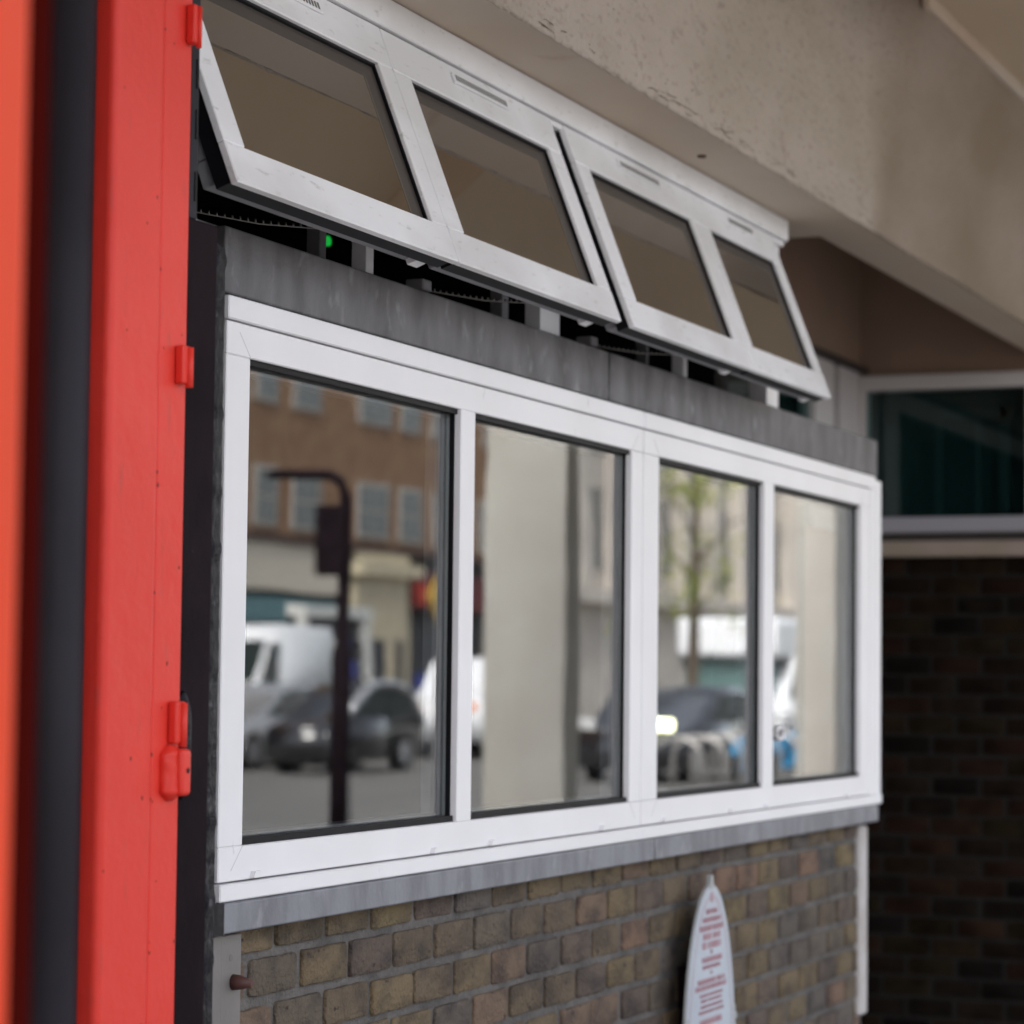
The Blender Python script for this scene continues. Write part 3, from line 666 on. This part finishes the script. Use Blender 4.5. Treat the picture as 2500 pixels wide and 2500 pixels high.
# vehicles ---------------------------------------------------------
M_TYRE = mat('tyre', (.012, .012, .012), .8); M_RIM = mat('rim', (.4, .4, .42), .35, metal=.7)
M_CGL = mat('car_glass', (.02, .03, .03), .08)
M_TEAL = mat('teal_glass', (.10, .17, .165), .1)
M_LAMP = mat('headlight_lit', (.9, .9, .7), .3, emit=(1, 1, .55, 3.2)); M_LAMPO = mat('headlight_glass', (.5, .5, .5), .15); M_AMB = mat('amber_lamp', (.8, .2, .02), .3)
def vehicle(name, label, cat, x, P, L, W, H, prof, col, glassprof, wheels, face=-1, lamp=None, group='vehicles reflected from the street'):
    """prof: side outline (u along length 0..1, v height 0..1)"""
    y0, y1 = -P-W/2, -P+W/2
    v = thing(name, label, cat, (x+L/2, -P, GZ), group)
    g0 = GZ
    b = MB(); pts = [(x+u*L, g0+vv*H) for u, vv in prof]
    A, B = b.prism(pts, y0, y1, col)
    bmesh.ops.bevel(b.bm, geom=[e for e in b.bm.edges], offset=.06, segments=3, affect='EDGES')
    for f_ in b.bm.faces: f_.smooth = True
    b.build('body', None, v)
    for gp in glassprof:
        b = MB(); b.prism([(x+u*L, g0+vv*H) for u, vv in gp], y1+.002, y1+.012, M_CGL); b.build('side_window', None, v)
    for u in wheels:
        for yy in (y1-.2, y0):
            t = MB(); t.tube([(x+u*L, yy, g0+.31), (x+u*L, yy+.215, g0+.31)], .31, 28, M_TYRE); wo = t.build('wheel', None, v)
            t = MB(); t.tube([(x+u*L, yy+.2152, g0+.31), (x+u*L, yy+.225, g0+.31)], .19, 20, M_RIM); t.build('rim', None, wo)
    return v, (y0, y1)
HATCH = [(0, .16), (0, .5), (.05, .56), (.24, .62), (.40, .92), (.5, 1), (.72, 1), (.88, .9), (.98, .62), (1, .5), (1, .18), (.92, .14), (.06, .14)]
HG = [[(.29, .64), (.42, .9), (.57, .94), (.57, .64)], [(.6, .64), (.6, .94), (.73, .93), (.86, .82), (.9, .66)]]
def front(v, x, P, W, hs, m_w, h0, h1, lm=None, lh=None, lw=.35):
    """windscreen band, lamps and bumper on the -X end"""
    if m_w: b = MB(); b.box(x-.012, x-.002, -P-W/2+.15, -P+W/2-.15, h0, h1, m_w); b.build('windscreen', None, v)
    if lm:
        for s_ in (-1, 1):
            b = MB(); c = -P+s_*(W/2-.3); b.box(x-.03, x+.01, c-lw/2, c+lw/2, lh-.08, lh+.08, lm, bev=.02, seg=2); b.build('headlight', None, v)
M_SILV = mat('silver_paint', (.42, .43, .45), .25, metal=.5); M_BLK = mat('black_car_paint', (.015, .015, .018), .12, coat=1.); M_WHT = mat('white_van_paint', (.75, .76, .78), .3, coat=.5)
v, yy = vehicle('parked_car', 'black hatchback with pale roof line reflected in the first pane', 'car', 33.7, 17.3, 3.6, 1.1, 1.42, HATCH, M_BLK, HG, (.19, .80))
b = MB(); b.tube([(33.7+u*3.6, -17.3+.52, GZ+w_*1.42+.03) for u, w_ in ((.24, .62), (.32, .78), (.41, .93), (.52, 1.0), (.7, 1.0), (.84, .93), (.95, .68), (1.0, .52))], .07, 8, M_SILV); b.build('roof_rail', None, v)
v, yy = vehicle('parked_car', 'silver saloon reflected at the left edge of the first pane', 'car', 34.6, 19.8, 4.2, 1.75, 1.4, HATCH, M_SILV, HG, (.18, .80))
front(v, 34.6, 19.8, 1.75, 0, None, 0, 0, M_LAMPO, GZ+.66)
VANP = [(0, .14), (0, .42), (.03, .5), (.12, .56), (.24, .9), (.3, .98), (.34, 1), (1, 1), (1, .14)]
VG = [[(.15, .56), (.25, .86), (.34, .86), (.34, .56)]]
v, yy = vehicle('white_van', 'white panel van reflected at the left of the first pane', 'van', 39.6, 22.3, 3.5, 1.9, 2.5, VANP, M_WHT, VG, (.17, .8))
b = MB(); b.prism([(39.6+.125*3.5-.03, GZ+.57*2.5), (39.6+.235*3.5-.03, GZ+.88*2.5), (39.6+.235*3.5, GZ+.88*2.5), (39.6+.125*3.5, GZ+.57*2.5)], -23.2, -21.4, M_CGL); b.build('windscreen', None, v)
SUVP = [(0, .18), (0, .55), (.06, .6), (.2, .64), (.30, .96), (.36, 1), (.96, 1), (1, .9), (1, .2)]
SG = [[(.24, .66), (.33, .93), (.6, .93), (.6, .66)], [(.63, .66), (.63, .93), (.93, .93), (.93, .66)]]
v, yy = vehicle('off_road_car', 'white off-road car reflected between the first and second panes', 'car', 42.3, 18.6, 4.4, 1.8, 1.95, SUVP, M_WHT, SG, (.18, .8))
b = MB(); b.box(42.4, 46.7, -17.68, -17.66, GZ+.35, GZ+1.0, M_BLK); b.build('cladding', None, v)
front(v, 42.3, 18.6, 1.8, 0, None, 0, 0, M_AMB, GZ+1.0, .15)
LUT = [(0, .12), (0, .44), (.02, .5), (.06, .56), (.15, .72), (.22, 1), (1, 1), (1, .12)]
v, yy = vehicle('luton_van', 'white box van with tall roof reflected in the third pane', 'van', 46.3, 14.3, 6.0, 2.1, 2.75, LUT, M_WHT, [[(.09, .44), (.16, .66), (.22, .66), (.22, .44)]], (.14, .82))
b = MB(); b.box(46.2, 46.32, -15.2, -13.4, GZ+1.30, GZ+1.95, M_TEAL); b.build('windscreen', None, v)
b = MB(); b.box(45.9, 47.6, -15.35, -13.25, GZ+2.0, GZ+2.78, M_WHT, bev=.12, seg=4); b.build('roof_box', None, v)
v, yy = vehicle('parked_car', 'black car with one bright headlight reflected in the third pane', 'car', 33.9, 11.9, 4.2, 1.75, 1.45, HATCH, M_BLK, HG, (.18, .8))
b = MB(); b.box(33.87, 33.92, -11.42, -11.14, GZ+.80, GZ+.96, M_LAMP, bev=.02, seg=2); b.build('headlight', None, v)
b = MB(); b.box(33.87, 33.92, -12.66, -12.38, GZ+.80, GZ+.96, M_LAMPO, bev=.02, seg=2); b.build('headlight', None, v)
# cycle hoops and hire bicycles
M_GALV = mat('galvanised_steel', (.42, .40, .38), .4, metal=.6)
ord_ = ['first', 'second', 'third', 'fourth', 'fifth', 'sixth']
for i in range(6):
    x = 29.5+i*.85; b = MB()
    pts = [(x, -9.9, GZ), (x, -9.9, GZ+.55)]+[(x, -9.55+.35*-math.cos(t*math.pi/8), GZ+.55+.25*math.sin(t*math.pi/8)) for t in range(1, 8)]+[(x, -9.2, GZ+.55), (x, -9.2, GZ)]
    b.tube(pts, .035, 8, M_GALV); tag(b.build('cycle_hoop'), ord_[i]+' galvanised cycle hoop from the left in the third pane reflection', 'cycle stand', 'row of cycle hoops across the road')
M_BLUE = mat('bike_blue', (.02, .28, .55), .35)
for i, x in enumerate((32.3, 34.1)):
    bk = thing('hire_bicycle', 'blue hire bicycle '+('at the near end of' if i == 0 else 'beyond')+' the cycle hoops in the reflection', 'bicycle', (x, -9.4, GZ), 'blue hire bicycles')
    for dx in (-.5, .5):
        b = MB(); b.tube([(x+dx+.33*math.cos(t*math.pi/12), -9.4, GZ+.35+.33*math.sin(t*math.pi/12)) for t in range(25)], .025, 6, M_TYRE, cap=False); b.build('wheel', None, bk)
    b = MB(); b.tube([(x-.5, -9.4, GZ+.35), (x-.2, -9.4, GZ+.72), (x+.4, -9.4, GZ+.80), (x+.5, -9.4, GZ+.35)], .05, 8, M_BLUE)
    b.tube([(x+.4, -9.4, GZ+.8), (x-.02, -9.4, GZ+.32), (x-.5, -9.4, GZ+.35)], .045, 8, M_BLUE); b.box(x-.78, x-.35, -9.46, -9.34, GZ+.5, GZ+.74, M_BLUE, bev=.03, seg=2); b.build('bike_frame', None, bk)
    b = MB(); b.tube([(x+.38, -9.4, GZ+.8), (x+.34, -9.4, GZ+1.0), (x+.30, -9.65, GZ+1.05)], .02, 6, M_BLK); b.tube([(x+.34, -9.4, GZ+1.0), (x+.30, -9.15, GZ+1.05)], .02, 6, M_BLK); b.build('handlebar', None, bk)
    b = MB(); b.tube([(x-.2, -9.4, GZ+.7), (x-.24, -9.4, GZ+.92)], .02, 6, M_BLK); b.box(x-.38, x-.12, -9.47, -9.33, GZ+.92, GZ+.97, M_BLK, bev=.02, seg=2); b.build('saddle', None, bk)
# post with hanging sign box
sp = thing('sign_post', 'dark street post with curved arm and black sign box reflected in the first pane', 'post', (16.6, -8, GZ))
b = MB(); b.tube([(16.6, -8, GZ), (16.6, -8, .20), (16.6, -8, .25), (16.6, -8, 1.50), (16.6, -8.04, 1.62), (16.6, -8.15, 1.68), (16.6, -8.75, 1.70)], [.085, .085, .058, .055, .05, .045, .04], 12, M_BLKP); b.build('pole', None, sp)
b = MB(); b.box(16.48, 16.56, -8.22, -7.96, .84, 1.42, M_BLKP, bev=.02, seg=2); b.build('sign_box', None, sp)
rs = tag(bx('round_lamp', None, mat('red_lamp', (.5, .03, .01), .4), 44.2, 44.6, -24, -23.8, -.4, 0., bev=.12, seg=3), 'small red sign on the pavement reflected behind the dark post', 'sign')
ns = thing('news_stand', 'dark stand with shelves in a pale frame beside the reflected cream portico', 'stand', (48, -23.6, GZ))
b = MB(); b.box(46.2, 49.3, -24.0, -23.72, GZ+.12, 1.25, M_SHOPD); b.build('back', None, ns)
b = MB(); b.box(46.1, 49.4, -24.0, -23.5, 1.2501, 1.5, M_WF); b.box(49.1, 49.3, -23.719, -23.5, GZ+.12, 1.25, M_WF); b.box(46.1, 46.2, -23.719, -23.5, GZ+.12, 1.25, M_WF); b.build('surround', None, ns)
rq = random.Random(2); b = MB()
for h in (-.6, -.05, .5):
    b.box(46.2, 49.1, -23.719, -23.55, h-.03, h, M_STEELG)
    x = 46.3
    while x < 48.9:
        wq = rq.uniform(.12, .3); b.box(x, x+wq, -23.65, -23.57, h+.001, h+rq.uniform(.15, .42), rq.choice([M_WG, M_STEELG, M_PIPE, M_WF, MATS['blue_poster'], M_SHOPD])); x += wq+.06
b.build('shelves', None, ns)
# tree
tr_ = thing('street_tree', 'young tree with yellow green leaves reflected in the third pane', 'tree', (38, -12, GZ))
b = MB(); b.tube([(39.6, -12.8, GZ), (39.65, -12.8, 0), (39.8, -12.8, 2.2), (40.0, -12.9, 4.2)], [.13, .11, .08, .03], 10, mat('bark', (.09, .07, .05), .9))
for q in range(9):
    h = .9+q*.36; a = q*2.4; b.tube([(39.75, -12.8, h), (39.75+math.cos(a)*.9, -12.8+math.sin(a)*.6, h+.7), (39.75+math.cos(a)*1.7, -12.8+math.sin(a)*1.0, h+1.0)], [.035, .02, .008], 6, MATS['bark'])
b.build('trunk', None, tr_)
ML = [mat('leaf_yellow', (.22, .24, .02), .6), mat('leaf_green', (.10, .14, .015), .6)]
b = MB(); rr = random.Random(3)
for cl in range(46):
    a = rr.uniform(0, 6.28); R = rr.uniform(.3, 2.0); cx, cy, ch = 39.7+math.cos(a)*R, -12.8+math.sin(a)*R*.6, rr.uniform(1.0, 4.6)
    for q in range(22):
        p = Vector((cx+rr.gauss(0, .14), cy+rr.gauss(0, .14), ch+rr.gauss(0, .13)+E)); d1 = Vector((rr.gauss(0, 1), rr.gauss(0, 1), rr.gauss(0, 1))).normalized()*.05; d2 = d1.orthogonal().normalized()*.035
        f_ = b.bm.faces.new([b.bm.verts.new(p-d1), b.bm.verts.new(p+d2), b.bm.verts.new(p+d1), b.bm.verts.new(p-d2)]); f_.material_index = b.mi(ML[rr.random() < .4])
b.build('crown', None, tr_)
